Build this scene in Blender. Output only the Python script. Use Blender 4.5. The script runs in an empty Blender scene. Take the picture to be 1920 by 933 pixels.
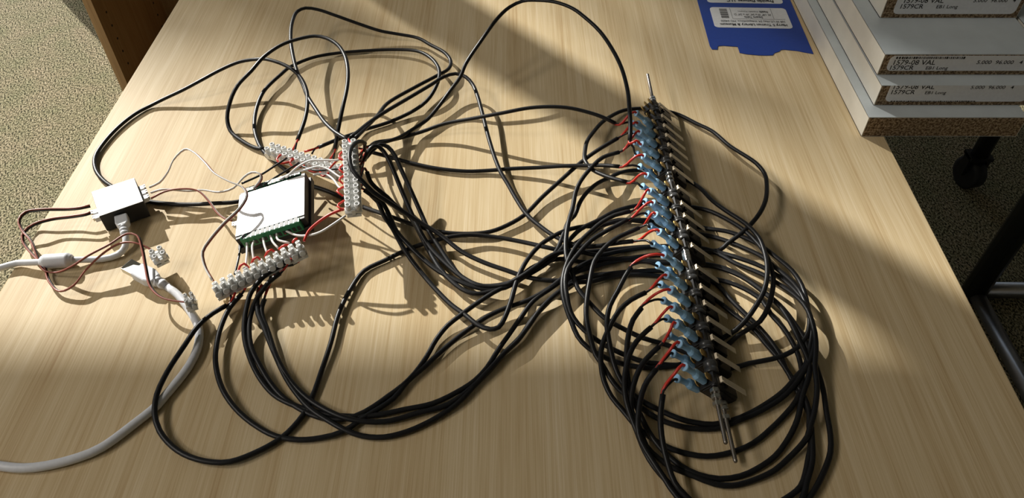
import bpy, bmesh, math, random
from mathutils import Vector, Matrix
random.seed(7)
SC=bpy.context.scene; COL=SC.collection
# ---------------------------------------------------------------- camera model
F=1430.; CX=960.; CY=466.5; PITCH=math.atan2(1521.5,F); HC=.385; TZ=.75
S_,C_=math.sin(PITCH),math.cos(PITCH)
def P(x,y,h=0.):
    """point of the table-top plane (raised by h mm) that the photo shows at x,y"""
    h=h/1000.; a=(x-CX)/F; v=(y-CY)/F
    t=(HC-h)/(S_+v*C_)
    return Vector((a*t,(C_-v*S_)*t,TZ+h))
cam=bpy.data.cameras.new('camera'); co=bpy.data.objects.new('camera',cam); COL.objects.link(co)
co.location=(0,0,TZ+HC); co.rotation_euler=(math.pi/2-PITCH,0,0)
cam.sensor_width=36; cam.lens=36*F/1920; cam.clip_start=.01; cam.clip_end=200
SC.camera=co
# ---------------------------------------------------------------- materials
def nodes(name):
    m=bpy.data.materials.new(name); m.use_nodes=True; nt=m.node_tree
    return m,nt,nt.nodes,nt.links,nt.nodes['Principled BSDF']
def mat(name,col,rough=.5,metal=0,trans=0,spec=.5,ior=1.45,sss=0,bump=0,bscale=400):
    m,nt,N,L,b=nodes(name)
    b.inputs['Base Color'].default_value=(*col,1); b.inputs['Roughness'].default_value=rough
    b.inputs['Metallic'].default_value=metal; b.inputs['Transmission Weight'].default_value=trans
    b.inputs['Specular IOR Level'].default_value=spec; b.inputs['IOR'].default_value=ior
    tc=N.new('ShaderNodeTexCoord'); nz=N.new('ShaderNodeTexNoise'); nz.inputs['Scale'].default_value=bscale
    nz.inputs['Detail'].default_value=2
    L.new(tc.outputs['Object'],nz.inputs['Vector'])
    mx=N.new('ShaderNodeMix'); mx.data_type='RGBA'; mx.blend_type='MULTIPLY'; mx.inputs['Factor'].default_value=.18
    mx.inputs['A'].default_value=(*col,1); L.new(nz.outputs['Fac'],mx.inputs['B']); L.new(mx.outputs['Result'],b.inputs['Base Color'])
    if bump:
        bp=N.new('ShaderNodeBump'); bp.inputs['Strength'].default_value=bump; bp.inputs['Distance'].default_value=.0003
        L.new(nz.outputs['Fac'],bp.inputs['Height']); L.new(bp.outputs['Normal'],b.inputs['Normal'])
    if sss:
        b.inputs['Subsurface Weight'].default_value=sss; b.inputs['Subsurface Scale'].default_value=.003
    return m
def ramp(N,pts):
    r=N.new('ShaderNodeValToRGB'); e=r.color_ramp.elements
    while len(e)>1: e.remove(e[-1])
    e[0].position=pts[0][0]; e[0].color=(*pts[0][1],1)
    for p,c in pts[1:]:
        k=e.new(p); k.color=(*c,1)
    return r
def wood_mat(name,cols,sx=260,sy=4,rough=.5,axis='Y',spec=.13):
    m,nt,N,L,b=nodes(name)
    tc=N.new('ShaderNodeTexCoord'); outs=[]
    for k,(a,bb,det) in enumerate([(sx,sy,3),(sx*.22,sy*.6,2),(sx*3.2,sy*6,2)]):
        mp=N.new('ShaderNodeMapping'); mp.inputs['Scale'].default_value=(a,bb,a) if axis=='Y' else (a,a,bb)
        mp.inputs['Location'].default_value=(k*3.1,k*1.7,0)
        nz=N.new('ShaderNodeTexNoise'); nz.inputs['Scale'].default_value=1; nz.inputs['Detail'].default_value=det
        L.new(tc.outputs['Object'],mp.inputs['Vector']); L.new(mp.outputs['Vector'],nz.inputs['Vector']); outs.append(nz.outputs['Fac'])
    ad=N.new('ShaderNodeMath'); ad.operation='ADD'; L.new(outs[0],ad.inputs[0]); L.new(outs[1],ad.inputs[1])
    ad2=N.new('ShaderNodeMath'); ad2.operation='ADD'; L.new(ad.outputs[0],ad2.inputs[0]); L.new(outs[2],ad2.inputs[1])
    dv=N.new('ShaderNodeMath'); dv.operation='DIVIDE'; dv.inputs[1].default_value=3; L.new(ad2.outputs[0],dv.inputs[0])
    r=ramp(N,cols); L.new(dv.outputs[0],r.inputs['Fac']); L.new(r.outputs['Color'],b.inputs['Base Color'])
    b.inputs['Roughness'].default_value=rough; b.inputs['Specular IOR Level'].default_value=spec
    bp=N.new('ShaderNodeBump'); bp.inputs['Strength'].default_value=.12; bp.inputs['Distance'].default_value=.0003
    L.new(dv.outputs[0],bp.inputs['Height']); L.new(bp.outputs['Normal'],b.inputs['Normal'])
    return m
def speckle_mat(name,pts,scale,rough=.9,bump=.5,dist=.003,detail=3):
    m,nt,N,L,b=nodes(name)
    tc=N.new('ShaderNodeTexCoord')
    nz=N.new('ShaderNodeTexNoise'); nz.inputs['Scale'].default_value=scale; nz.inputs['Detail'].default_value=detail; nz.inputs['Roughness'].default_value=.7
    L.new(tc.outputs['Object'],nz.inputs['Vector'])
    r=ramp(N,pts); L.new(nz.outputs['Fac'],r.inputs['Fac']); L.new(r.outputs['Color'],b.inputs['Base Color'])
    b.inputs['Roughness'].default_value=rough; b.inputs['Specular IOR Level'].default_value=.2
    bp=N.new('ShaderNodeBump'); bp.inputs['Strength'].default_value=bump; bp.inputs['Distance'].default_value=dist
    L.new(nz.outputs['Fac'],bp.inputs['Height']); L.new(bp.outputs['Normal'],b.inputs['Normal'])
    return m
M={}
M['table']=wood_mat('light_wood_laminate',[(.30,(.42,.275,.13)),(.42,(.535,.40,.225)),(.5,(.595,.465,.275)),(.60,(.66,.535,.345)),(.72,(.74,.625,.44))],sx=420,sy=3)
M['case']=wood_mat('oak_laminate',[(.3,(.30,.18,.085)),(.5,(.42,.27,.13)),(.7,(.5,.34,.18))],sx=160,sy=3,axis='Z',rough=.5)
M['chip']=speckle_mat('chipboard_core',[(.36,(.04,.024,.012)),(.46,(.13,.085,.045)),(.54,(.26,.185,.11)),(.64,(.40,.31,.20))],520,bump=.6,dist=.001)
M['grey_lam']=mat('grey_melamine',(.55,.60,.62),.42,bscale=60)
M['cream']=mat('cream_edge_band',(.66,.63,.55),.45,bscale=60)
M['sheath']=mat('black_pvc_sheath',(.009,.009,.010),.40,spec=.34,bscale=900,bump=.1)
M['black_wire']=mat('black_wire_insulation',(.012,.012,.013),.35)
M['red_wire']=mat('red_wire_insulation',(.62,.035,.02),.35)
M['white_wire']=mat('white_wire_insulation',(.75,.73,.70),.35)
M['brown_wire']=mat('red_brown_wire_insulation',(.33,.09,.06),.4)
M['usb']=mat('white_cable_jacket',(.74,.76,.80),.4)
M['blue_nylon']=mat('blue_translucent_nylon',(.40,.70,1.0),.25,trans=.10)
M['clear']=mat('milky_clear_plastic',(.95,.96,.94),.22,trans=.16,ior=1.4)
M['steel']=mat('zinc_steel',(.62,.62,.60),.28,metal=1,bscale=1500)
M['rod']=mat('dark_threaded_steel',(.34,.31,.28),.38,metal=1,bscale=2000)
M['brass']=mat('brass_tab',(.80,.55,.20),.3,metal=1)
M['lever']=mat('copper_lever_plate',(1,.86,.64),.35,metal=.1)
M['abs']=mat('black_switch_plastic',(.018,.018,.019),.38,spec=.5)
M['spacer']=mat('black_nylon_spacer',(.05,.05,.05),.3,spec=.6)
M['box_black']=mat('black_enclosure_plastic',(.013,.013,.014),.5)
M['box_white']=mat('white_lid_label',(.86,.86,.86),.35)
M['green']=mat('green_terminal_plastic',(.02,.20,.08),.35)
M['tape']=mat('blue_painters_tape',(.008,.045,.30),.5,bump=.2,bscale=300)
M['paper']=mat('white_paper_label',(.74,.75,.76),.55)
M['ink']=mat('black_ink',(.02,.02,.02),.7)
M['ink_grey']=mat('grey_ink',(.16,.16,.16),.7)
M['dark_metal']=mat('black_painted_steel',(.02,.02,.02),.35,metal=.3)
M['worn_metal']=mat('worn_steel_tube',(.42,.42,.42),.35,metal=.9,bscale=90,bump=.3)
M['rubber']=mat('black_rubber',(.015,.015,.015),.6)
M['wall']=mat('painted_wall',(.52,.54,.56),.8,bscale=30)
M['ceil']=mat('ceiling_tile',(.70,.70,.68),.9,bscale=80)
M['alu']=mat('dark_bronze_frame',(.10,.09,.08),.4,metal=.6)
M['leaf']=mat('green_leaf',(.06,.13,.03),.6)
M['bark']=mat('grey_bark',(.12,.09,.07),.8,bump=.5,bscale=30)
M['soil']=speckle_mat('lawn_ground',[(.4,(.05,.07,.03)),(.6,(.14,.15,.08))],8)
# carpet: looped pile in tan, olive and charcoal
m,nt,N,L,b=nodes('looped_carpet')
tc=N.new('ShaderNodeTexCoord')
n1=N.new('ShaderNodeTexNoise'); n1.inputs['Scale'].default_value=300; n1.inputs['Detail'].default_value=1.5; n1.inputs['Roughness'].default_value=.6
mp=N.new('ShaderNodeMapping'); mp.inputs['Scale'].default_value=(1,.62,1); mp.inputs['Rotation'].default_value=(0,0,.9)
L.new(tc.outputs['Object'],mp.inputs['Vector']); L.new(mp.outputs['Vector'],n1.inputs['Vector'])
r1=ramp(N,[(.34,(.025,.026,.018)),(.44,(.13,.115,.07)),(.52,(.36,.31,.20)),(.60,(.50,.43,.29)),(.7,(.62,.55,.40))])
L.new(n1.outputs['Fac'],r1.inputs['Fac'])
n2=N.new('ShaderNodeTexNoise'); n2.inputs['Scale'].default_value=14; n2.inputs['Detail'].default_value=3
L.new(tc.outputs['Object'],n2.inputs['Vector'])
r2=ramp(N,[(.3,(.78,.85,.78)),(.7,(1,.97,.98))]); L.new(n2.outputs['Fac'],r2.inputs['Fac'])
mx=N.new('ShaderNodeMix'); mx.data_type='RGBA'; mx.blend_type='MULTIPLY'; mx.inputs['Factor'].default_value=1
L.new(r1.outputs['Color'],mx.inputs['A']); L.new(r2.outputs['Color'],mx.inputs['B']); L.new(mx.outputs['Result'],b.inputs['Base Color'])
b.inputs['Roughness'].default_value=.95; b.inputs['Specular IOR Level'].default_value=.05
bp=N.new('ShaderNodeBump'); bp.inputs['Strength'].default_value=.7; bp.inputs['Distance'].default_value=.003
L.new(n1.outputs['Fac'],bp.inputs['Height']); L.new(bp.outputs['Normal'],b.inputs['Normal'])
M['carpet']=m
# ---------------------------------------------------------------- mesh helpers
class MB:
    def __init__(s): s.bm=bmesh.new(); s.mi=0
    def _v(s,pts): return [s.bm.verts.new(p) for p in pts]
    def _f(s,vs,smooth=False):
        try: f=s.bm.faces.new(vs); f.smooth=smooth; f.material_index=s.mi; return f
        except ValueError: return None
    def frame(s,o,ax,ay,az,pts): return [o+ax*p[0]+ay*p[1]+az*p[2] for p in pts]
    def box(s,lo,hi,T=None):
        T=T or Matrix.Identity(4)
        c=[(x,y,z) for z in (lo[2],hi[2]) for y in (lo[1],hi[1]) for x in (lo[0],hi[0])]
        v=s._v([T@Vector(p) for p in c])
        for q in ((0,2,3,1),(4,5,7,6),(0,1,5,4),(2,6,7,3),(0,4,6,2),(1,3,7,5)): s._f([v[i] for i in q])
        return v
    def prism(s,poly,z0,z1,T=None,smooth=False):
        T=T or Matrix.Identity(4); n=len(poly)
        a=s._v([T@Vector((p[0],p[1],z0)) for p in poly]); b=s._v([T@Vector((p[0],p[1],z1)) for p in poly])
        s._f(a[::-1]); s._f(b)
        for i in range(n): s._f([a[i],a[(i+1)%n],b[(i+1)%n],b[i]],smooth)
    def lathe(s,prof,a,d,seg=12,cap=True):
        """prof: (dist along d, radius)"""
        d=d.normalized(); u=d.orthogonal().normalized(); w=d.cross(u); rings=[]
        for t,r in prof:
            rings.append(s._v([a+d*t+(u*math.cos(2*math.pi*k/seg)+w*math.sin(2*math.pi*k/seg))*r for k in range(seg)]))
        for i in range(len(rings)-1):
            for k in range(seg): s._f([rings[i][k],rings[i][(k+1)%seg],rings[i+1][(k+1)%seg],rings[i+1][k]],True)
        if cap: s._f(rings[0][::-1]); s._f(rings[-1])
    def tube(s,pts,r,seg=8,flat=1.,cap=True):
        n=len(pts); T=[(pts[min(i+1,n-1)]-pts[max(i-1,0)]).normalized() for i in range(n)]
        rings=[]
        for i in range(n):
            t=T[i]; side=t.cross(Vector((0,0,1)))
            if side.length<.25: side=(prev if i else t.orthogonal())-t*((prev if i else t.orthogonal()).dot(t))
            side.normalize()
            if i and side.dot(prev)<0 and abs(t.z)>.7: side=-side
            prev=side; up=side.cross(t).normalized()
            rr=r[i] if isinstance(r,list) else r
            rings.append(s._v([pts[i]+side*math.cos(2*math.pi*k/seg)*rr+up*math.sin(2*math.pi*k/seg)*rr*flat for k in range(seg)]))
        for i in range(n-1):
            for k in range(seg): s._f([rings[i][k],rings[i+1][k],rings[i+1][(k+1)%seg],rings[i][(k+1)%seg]],True)
        if cap: s._f(rings[0][::-1]); s._f(rings[-1])
    def build(s,name,mats,parent=None,bevel=0,org=None):
        bmesh.ops.recalc_face_normals(s.bm,faces=s.bm.faces[:])
        me=bpy.data.meshes.new(name)
        if org is not None: bmesh.ops.translate(s.bm,verts=s.bm.verts[:],vec=-Vector(org))
        s.bm.to_mesh(me); s.bm.free()
        for k in (mats if isinstance(mats,(list,tuple)) else [mats]): me.materials.append(M[k])
        o=bpy.data.objects.new(name,me); COL.objects.link(o)
        if org is not None: o.location=org
        if parent: o.parent=parent; 
        if bevel:
            bv=o.modifiers.new('bevel','BEVEL'); bv.width=bevel; bv.segments=2; bv.limit_method='ANGLE'; bv.angle_limit=.6
        return o
def spline(pts,step=.004):
    """Catmull-Rom (centripetal) through pts"""
    out=[]; n=len(pts)
    if n<3:
        return [pts[0].lerp(pts[1],k/6) for k in range(7)]
    ext=[pts[0]*2-pts[1]]+pts+[pts[-1]*2-pts[-2]]
    for i in range(1,n):
        p0,p1,p2,p3=ext[i-1:i+3]
        t0=0;t1=t0+max((p1-p0).length,1e-5)**.5;t2=t1+max((p2-p1).length,1e-5)**.5;t3=t2+max((p3-p2).length,1e-5)**.5
        k=max(2,int((p2-p1).length/step))
        for j in range(k):
            t=t1+(t2-t1)*j/k
            A1=p0*((t1-t)/(t1-t0))+p1*((t-t0)/(t1-t0)); A2=p1*((t2-t)/(t2-t1))+p2*((t-t1)/(t2-t1)); A3=p2*((t3-t)/(t3-t2))+p3*((t-t2)/(t3-t2))
            B1=A1*((t2-t)/(t2-t0))+A2*((t-t0)/(t2-t0)); B2=A2*((t3-t)/(t3-t1))+A3*((t-t1)/(t3-t1))
            out.append(B1*((t2-t)/(t2-t1))+B2*((t-t1)/(t2-t1)))
    out.append(pts[-1].copy()); return out
def trace(sx,dh=1.8):
    """'x,y[,h]' path read off the photo; h in mm above the table, interpolated where left out"""
    raw=[[float(q) for q in w.split(',')] for w in sx.split()]
    g=[P(w[0],w[1],0) for w in raw]; L=[0]
    for i in range(1,len(g)): L.append(L[-1]+(g[i]-g[i-1]).length)
    kn=[(L[i],w[2]) for i,w in enumerate(raw) if len(w)>2]
    if not kn: kn=[(0,dh)]
    hs=[]
    for l in L:
        if l<=kn[0][0]: hs.append(kn[0][1])
        elif l>=kn[-1][0]: hs.append(kn[-1][1])
        else:
            for (a,ha),(b,hb) in zip(kn,kn[1:]):
                if a<=l<=b:
                    u=(l-a)/max(b-a,1e-6); u=u*u*(3-2*u); hs.append(ha+(hb-ha)*u); break
    return [P(w[0],w[1],h) for w,h in zip(raw,hs)]
def thing(name,label,cat,loc=(0,0,0),group=None):
    o=bpy.data.objects.new(name,None); o.empty_display_size=.02; COL.objects.link(o); o.location=loc
    tag(o,label,cat,group); return o
def tag(o,label,cat,group=None):
    o['label']=label; o['category']=cat
    if group: o['group']=group
    return o
def under(par,*obs):
    """parent keeping the world position"""
    for o in obs: o.parent=par; o.location=Vector(o.location)-Vector(par.location)
def struct(o): o['kind']='structure'; return o
def text_mesh(s,size,T,name,matk,parent,clip=None,xs=1.,bold=0):
    cu=bpy.data.curves.new(name,'FONT'); cu.body=s; cu.size=size; cu.resolution_u=2; cu.offset=bold
    tmp=bpy.data.objects.new(name,cu); COL.objects.link(tmp)
    dg=bpy.context.evaluated_depsgraph_get(); me=bpy.data.meshes.new_from_object(tmp.evaluated_get(dg))
    bpy.data.objects.remove(tmp); 
    bm=bmesh.new(); bm.from_mesh(me); bmesh.ops.scale(bm,vec=(xs,1,1),verts=bm.verts[:])
    if clip:
        for pc,pn in clip:
            bmesh.ops.bisect_plane(bm,geom=bm.verts[:]+bm.edges[:]+bm.faces[:],plane_co=pc,plane_no=pn,clear_outer=True)
    bm.transform(T); bm.to_mesh(me); bm.free(); me.materials.clear(); me.materials.append(M[matk])
    o=bpy.data.objects.new(name,me); COL.objects.link(o)
    if parent: o.parent=parent; o.matrix_parent_inverse=parent.matrix_basis.inverted()
    return o
def X4(o,ax,ay,az):
    m=Matrix.Identity(4)
    for i,a in enumerate((ax,ay,az)):
        for k in range(3): m[k][i]=a[k]
    for k in range(3): m[k][3]=o[k]
    return m
V=Vector
# ---------------------------------------------------------------- the room
YW=2.3
b=MB(); b.box((-4.2,-2.4,-.05),(3.2,YW+.1,0)); struct(b.build('floor','carpet'))
b=MB(); b.box((-4.2,-2.4,2.75),(3.2,YW+.1,2.85)); struct(b.build('ceiling','ceil'))
b=MB(); b.box((-4.3,-2.4,0),(-4.2,YW+.1,2.75)); struct(b.build('wall_left','wall'))
b=MB(); b.box((3.2,-2.4,0),(3.3,YW+.1,2.75)); struct(b.build('wall_right','wall'))
b=MB(); b.box((-4.2,-2.5,0),(3.2,-2.4,2.75)); struct(b.build('wall_front','wall'))
WT=2.129; WX0,WX1,WX2,WX3=-4.0,-1.143,.46,.78
b=MB()
b.box((-4.2,YW,WT),(3.2,YW+.12,2.75)); b.box((-4.2,YW,0),(WX0,YW+.12,WT)); b.box((WX1,YW,0),(WX2,YW+.12,WT)); b.box((WX3,YW,0),(3.2,YW+.12,WT)); b.box((WX0,YW,0),(WX1,YW+.12,.05)); b.box((WX2,YW,0),(WX3,YW+.12,.05))
struct(b.build('wall_back','wall'))
def window(n,x0,x1):
    b=MB(); f=.02
    b.box((x0,YW+.02,.05),(x1,YW+.07,.07)); b.box((x0,YW+.02,WT-.012),(x1,YW+.07,WT))
    struct(b.build('window_%d'%n,'alu'))
MX0,MX1=-1.526,-1.485
window(1,WX0,MX0); window(2,MX1,WX1); window(3,WX2,WX3)
b=MB(); b.box((MX0,YW,.05),(MX1,YW+.064,WT)); struct(b.build('trim_1','alu'))
# ground outside
b=MB(); b.box((-60,YW+.2,-.3),(60,80,-.12)); g=b.build('ground','soil'); struct(g)
# ---------------------------------------------------------------- tree added outside, unseen, to dim patches of sun
tr=thing('sunblocker','leafy tree added outside the window, unseen, to dim the sun','sunblocker',(-6.3,8.0,-.12))
b=MB(); b.tube(spline([V((0,0,0)),V((.05,0,2)),V((.1,.05,4)),V((.16,.05,6.3))]),[.09]*200 if False else .07,10); b.build('blocker_trunk','bark',tr)
b=MB(); rr=random.Random(3)
def leafat(c,s):
    a=V((rr.uniform(-1,1),rr.uniform(-1,1),rr.uniform(-1,1))).normalized(); u=a.orthogonal().normalized(); w=a.cross(u)
    vs=b._v([c+u*s,c+w*s*.55,c-u*s,c-w*s*.55]); b._f(vs)
for k in range(170):
    # leaves clustered to cast a soft dim band across the table
    cc=rr.gauss(.655,.018) if rr.random()<.6 else rr.uniform(.59,.72); z=rr.uniform(4.3,7.2); y=rr.uniform(7.6,8.6)
    leafat(V((cc-.871*y,y,z))-V(tr.location),rr.uniform(.03,.055))
for k in range(620):  # dense leaves placed to keep the sun off the stacked boards
    cc=rr.uniform(.75,1.0); y=rr.uniform(7.6,8.6); yt=rr.uniform(.10,.53)
    leafat(V((cc-.871*y,y,.75+(y-yt)/1.55))-V(tr.location),rr.uniform(.03,.05))
for k in range(30):  # sparse leaves placed to thin the sun farther back on the right
    cc=rr.uniform(.72,1.0); y=rr.uniform(7.6,8.6); yt=rr.uniform(.6,.95)
    leafat(V((cc-.871*y,y,.75+(y-yt)/1.55))-V(tr.location),rr.uniform(.025,.045))
for k in range(420):  # leaves placed to dim the sun on the far left tabletop
    cc=rr.uniform(.08,.46); y=rr.uniform(7.6,8.6); yt=rr.uniform(.58,1.05)
    leafat(V((cc-.871*y,y,.75+(y-yt)/1.55))-V(tr.location),rr.uniform(.025,.045))
b.build('blocker_leaves','leaf',tr)['kind']='stuff'
# ---------------------------------------------------------------- table
yaw=math.radians(-.66)
tb=thing('table','light wood grain laminate table with everything laid out on it','table',(0,.5,0))
def tpt(px): return P(*px)
L0=P(0,545); L1=P(335,0); R0=P(1659,257); R1=P(1887,700)
xl=(L0.x+L1.x)/2; xr=(R0.x+R1.x)/2+.0
y0,y1=-.10,1.28
def edge(a,b_,y): t=(y-a.y)/(b_.y-a.y); return a.x+(b_.x-a.x)*t
poly=[(edge(L0,L1,y0),y0-.5),(edge(R0,R1,y0),y0-.5),(edge(R0,R1,y1),y1-.5),(edge(L0,L1,y1),y1-.5)]
b=MB(); b.prism(poly,TZ-.028,TZ); b.build('tabletop','table',tb,bevel=.0008)
for (x,y) in poly:
    b=MB(); sx=.05 if x<0 else -.05; sy=.05 if y<0 else -.05
    b.box((x+sx-.02,y+sy-.02,0),(x+sx+.02,y+sy+.02,TZ-.028)); b.build('leg','dark_metal',tb)
# ---------------------------------------------------------------- bookcase
bx,by=-.877,1.465
bc=thing('bookcase','low oak coloured bookcase with shelf pin holes behind the table','bookcase',(bx,by,0))
H_,W_,D_=.74,.78,.30
b=MB(); b.box((-.019,0,0),(0,D_,H_)); p=b.build('side_panel','case',bc,bevel=.0006)
b=MB(); b.lathe([(0,.0028),(.0006,.0028)],V((0,0,0)),V((1,0,0)),10); ph=b.build('pin_hole','rubber',bc); ph.location=(0,.037,.06)
for cy in (.037,.25):
    for k in range(20):
        if cy<.1 and k==0: continue
        q=ph.copy(); COL.objects.link(q); q.location=(0,cy,.06+.032*k)
b=MB(); b.box((W_,0,0),(W_+.019,D_,H_)); b.build('side_panel','case',bc,bevel=.0006)
b=MB(); b.box((0,D_-.008,.02),(W_,D_,H_-.02)); b.build('back_panel','case',bc)
b=MB(); b.box((0,0,H_-.019),(W_,D_,H_)); b.build('top_panel','case',bc)
b=MB(); b.box((0,.01,.05),(W_,D_-.008,.069)); b.box((0,.03,0),(W_,.045,.05)); b.build('shelf','case',bc)
# ---------------------------------------------------------------- rolling cart at the right
cA=V((.885,.942,0)); cB=V((1.0,1.264,0))
ct=thing('rolling_cart','dark steel rolling cart frame on the carpet right of the table','cart',(cA.x,cA.y,0))
def o2(v): return V(v)-V((cA.x,cA.y,0))
b=MB(); b.tube([V((0,0,.0)),V((0,0,.70))],.022,12); b.build('post','dark_metal',ct)
b=MB(); b.tube([V((.115,.322,.05)),V((.115,.322,.70))],.018,12); b.build('post','dark_metal',ct)
b=MB(); b.tube([V((.62,.0,.05)),V((.62,0,.70))],.018,12); b.build('post','dark_metal',ct)
b=MB(); b.tube([V((-.01,0,.018)),V((.62,0,.018))],.016,12); b.build('base_rail','worn_metal',ct)
b=MB(); b.tube([V((0,.01,.016)),V((0,-.5,.016))],.014,12); b.build('base_rail','worn_metal',ct)
b=MB(); b.box((-.02,-.5,.70),(.66,.34,.72)); b.build('shelf','dark_metal',ct)
def caster(x,y,r=.036):
    b=MB(); b.lathe([(-.014,r*.8),(-.012,r),(.012,r),(.014,r*.8)],V((x,y,r)),V((1,.25,0)),24); w=b.build('caster_wheel','rubber',ct)
    b=MB(); b.box((x-.024,y-.012,r),(x-.018,y+.012,r*2+.012)); b.box((x+.018,y-.012,r),(x+.024,y+.012,r*2+.012)); b.box((x-.024,y-.018,r*2+.006),(x+.024,y+.018,r*2+.014)); b.build('caster_fork','dark_metal',ct)
caster(.115,.322); 
# ---------------------------------------------------------------- stack of boards
T9=.019
def board(x,y,z,w,label,lab=None,length=.85):
    o=thing('shelf_board',label,'board',(x,y,z),'laminated boards stacked at the table edge')
    b=MB(); b.box((.0006,.0,.0006),(w-.0006,length,T9-.0006)); b.build('core','chip',o)
    b=MB(); b.box((.0,.0003,T9-.0007),(w,length,T9)); b.box((0,.0003,0),(w,length,.0007)); b.build('laminate','grey_lam',o)
    b=MB(); b.box((0,.0002,.0),(.0007,length,T9-.0002)); b.box((w-.0007,.0002,0),(w,length,T9-.0002)); b.build('edge_band','cream',o)
    if lab:
        x0,x1,z0,z1,lines=lab; r=.004
        poly=[]
        for cx_,cz_,a0 in ((x1-r,z0+r,-90),(x1-r if z1<T9-.0005 else x1,z1-r if z1<T9-.0005 else z1,0),(x0+r if z1<T9-.0005 else x0,z1-r if z1<T9-.0005 else z1,90),(x0+r,z0+r,180)):
            if (z1>=T9-.0005) and a0 in (0,90): poly.append((cx_,cz_)); continue
            for k in range(5):
                a=math.radians(a0+k*22.5); poly.append((cx_+r*math.cos(a),cz_+r*math.sin(a)))
        b=MB(); b.prism(poly,0,.0002,X4(V((0,0,0)),V((1,0,0)),V((0,0,1)),V((0,-1,0)))); lb=b.build('paper_label','paper',o)
        for kind,tx,tz,size,xs,s in lines:
            if kind=='t':
                T=X4(V((tx,-.00028,tz)),V((1,0,.0)),V((0,0,1)),V((0,-1,0)))
                sh=Matrix.Shear('XZ',4,(.25,0)) if False else Matrix.Identity(4)
                clip=[((0,z1-tz,0),(0,1,0))] if tz+size*.75>z1 else []
                if tz<z0+.0005: clip.append(((0,z0-tz,0),(0,-1,0)))
                t=text_mesh(s,size,T,'printing','ink',None,clip,xs,bold=size*.012); t.parent=lb
            else:
                b=MB(); q=tx; r2=random.Random(5)
                while q<tx+xs:
                    w_=r2.choice([.0005,.0008,.0014]); b.box((q,-.00032,tz),(q+w_,-.00022,min(tz+size,z1))); q+=w_+r2.choice([.0005,.0008])
                b.build('barcode','ink',lb)
    return o
zt=TZ
board(.2807,.4857,zt,.1247,'bottom board of the stack, bare chipboard end with no paper sticker')
L1_=[('t',.0085,.0160,.0062,1.0,'1579-08 VAL'),('t',.070,.0160,.0045,1.1,'5.000  96.000   4'),('t',.0085,.0112,.0056,1.05,'1579CR'),('t',.036,.0112,.0040,1.1,'EB1 Long'),('b',.012,.0040,.0008,.066,'')]
board(.2892,.5013,zt+T9,.1247,'second board up, its sticker printing cut off along the top edge',(.0070,.1190,.0040,T9,L1_))
L2_=[('b',.0095,.0150,.0020,.054,''),('t',.0080,.0098,.0062,1.02,'1579-08 VAL'),('t',.074,.0104,.0048,1.1,'5.000  96.000   4'),('t',.0070,.0052,.0056,1.05,'1579CR'),('t',.036,.0054,.0042,1.1,'EB1 Long')]
board(.2898,.5155,zt+2*T9,.1252,'third board up, whole sticker with a black barcode row on its end',(.0052,.1190,.0042,T9-.0012,L2_))
L3_=[('t',.0130,.0140,.0062,1.0,'1579-08 VAL'),('t',.070,.0146,.0048,1.05,'5.000  96.000   4'),('t',.0120,.0090,.0056,1.05,'1579CR'),('t',.042,.0092,.0042,1.1,'EB1 Long')]
board(.3033,.5690,zt+3*T9,.1123,'topmost board of the stack, its end set back and cropped by the picture',(.0085,.1085,.0040,T9,L3_))
board(.4185,.5215,zt+2*T9,.1247,'board lying to the right of the labelled stack, mostly hidden at the corner',None)
# ---------------------------------------------------------------- blue tape with two shipping labels
px_=[(1300,-25),(1307,0),(1331,87),(1335,93),(1345,93.5),(1346,87),(1356,86),(1368,87),(1383,88),(1387,99.5),(1400,102),(1422,104),(1436,104.5),(1449,104),(1452,100),(1461,97),(1464,94),(1471,93.5),(1496,96),(1510,99),(1525,101.5),(1481,0),(1466,-32)]
b=MB(); pts=[P(x,y,0) for x,y in px_]
b.prism([(p.x,p.y) for p in pts],TZ,TZ+.0005); tp=b.build('blue_tape','tape'); tag(tp,'blue tape strip with torn lower end on the table top','tape')
def lab_quad(c,name,label):
    A=[P(x,y,.5) for x,y in c]; o=A[0]; ux=(A[1]-A[0]); vy=(A[3]-A[0]); w=ux.length; h=vy.length
    ax=ux.normalized(); az=V((0,0,1)); ay=(vy-ax*vy.dot(ax)).normalized()
    r=.004; poly=[]
    for cx_,cy_,a0 in ((w-r,r,-90),(w-r,h-r,0),(r,h-r,90),(r,r,180)):
        for k in range(5):
            a=math.radians(a0+k*22.5); poly.append((cx_+r*math.cos(a),cy_+r*math.sin(a)))
    b=MB(); b.prism(poly,0,.0003,X4(o,ax,ay,az)); lb=b.build(name,'paper')
    tag(lb,label,'label','shipping labels stuck on the blue tape'); return lb,o,ax,ay,az,w,h
# origin = top left corner seen from the far side of the table
lb,o,ax,ay,az,w,h=lab_quad([(1487.5,54),(1340.6,51.5),(1330.5,13),(1473,16)],'shipping_label','white shipping label on the blue tape with barcode and address printing')
def lt(s,x,y,size,mk='ink',xs=1.,lbx=None,bold=.0):
    T=X4(o+ax*x+ay*(y)+V((0,0,.0006)),ax,-ay,V((0,0,1))); t=text_mesh(s,size,T,'printing',mk,None,None,xs,bold); t.parent=lb; return t
def fit(s,x,y,size,width,mk='ink',bold=0):
    t=lt(s,0,0,size,mk,1,bold=bold); wd=max(v.co.dot(ax) for v in t.data.vertices)-min(v.co.dot(ax) for v in t.data.vertices)
    bpy.data.objects.remove(t); return lt(s,x,y,size,mk,width/wd,bold=bold)
fit('Harry S Truman Library & Museum',w*.06,h*.19,.0056,w*.86,bold=.0001)
fit('500 W US Hwy 24, Independence, MO 64050',w*.07,h*.35,.0048,w*.83)
fit('Square Table',w*.34,h*.55,.0048,w*.24,bold=.00006)
fit('30 1/8" H x 24" W x 24" D',w*.22,h*.68,.0048,w*.48)
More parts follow.
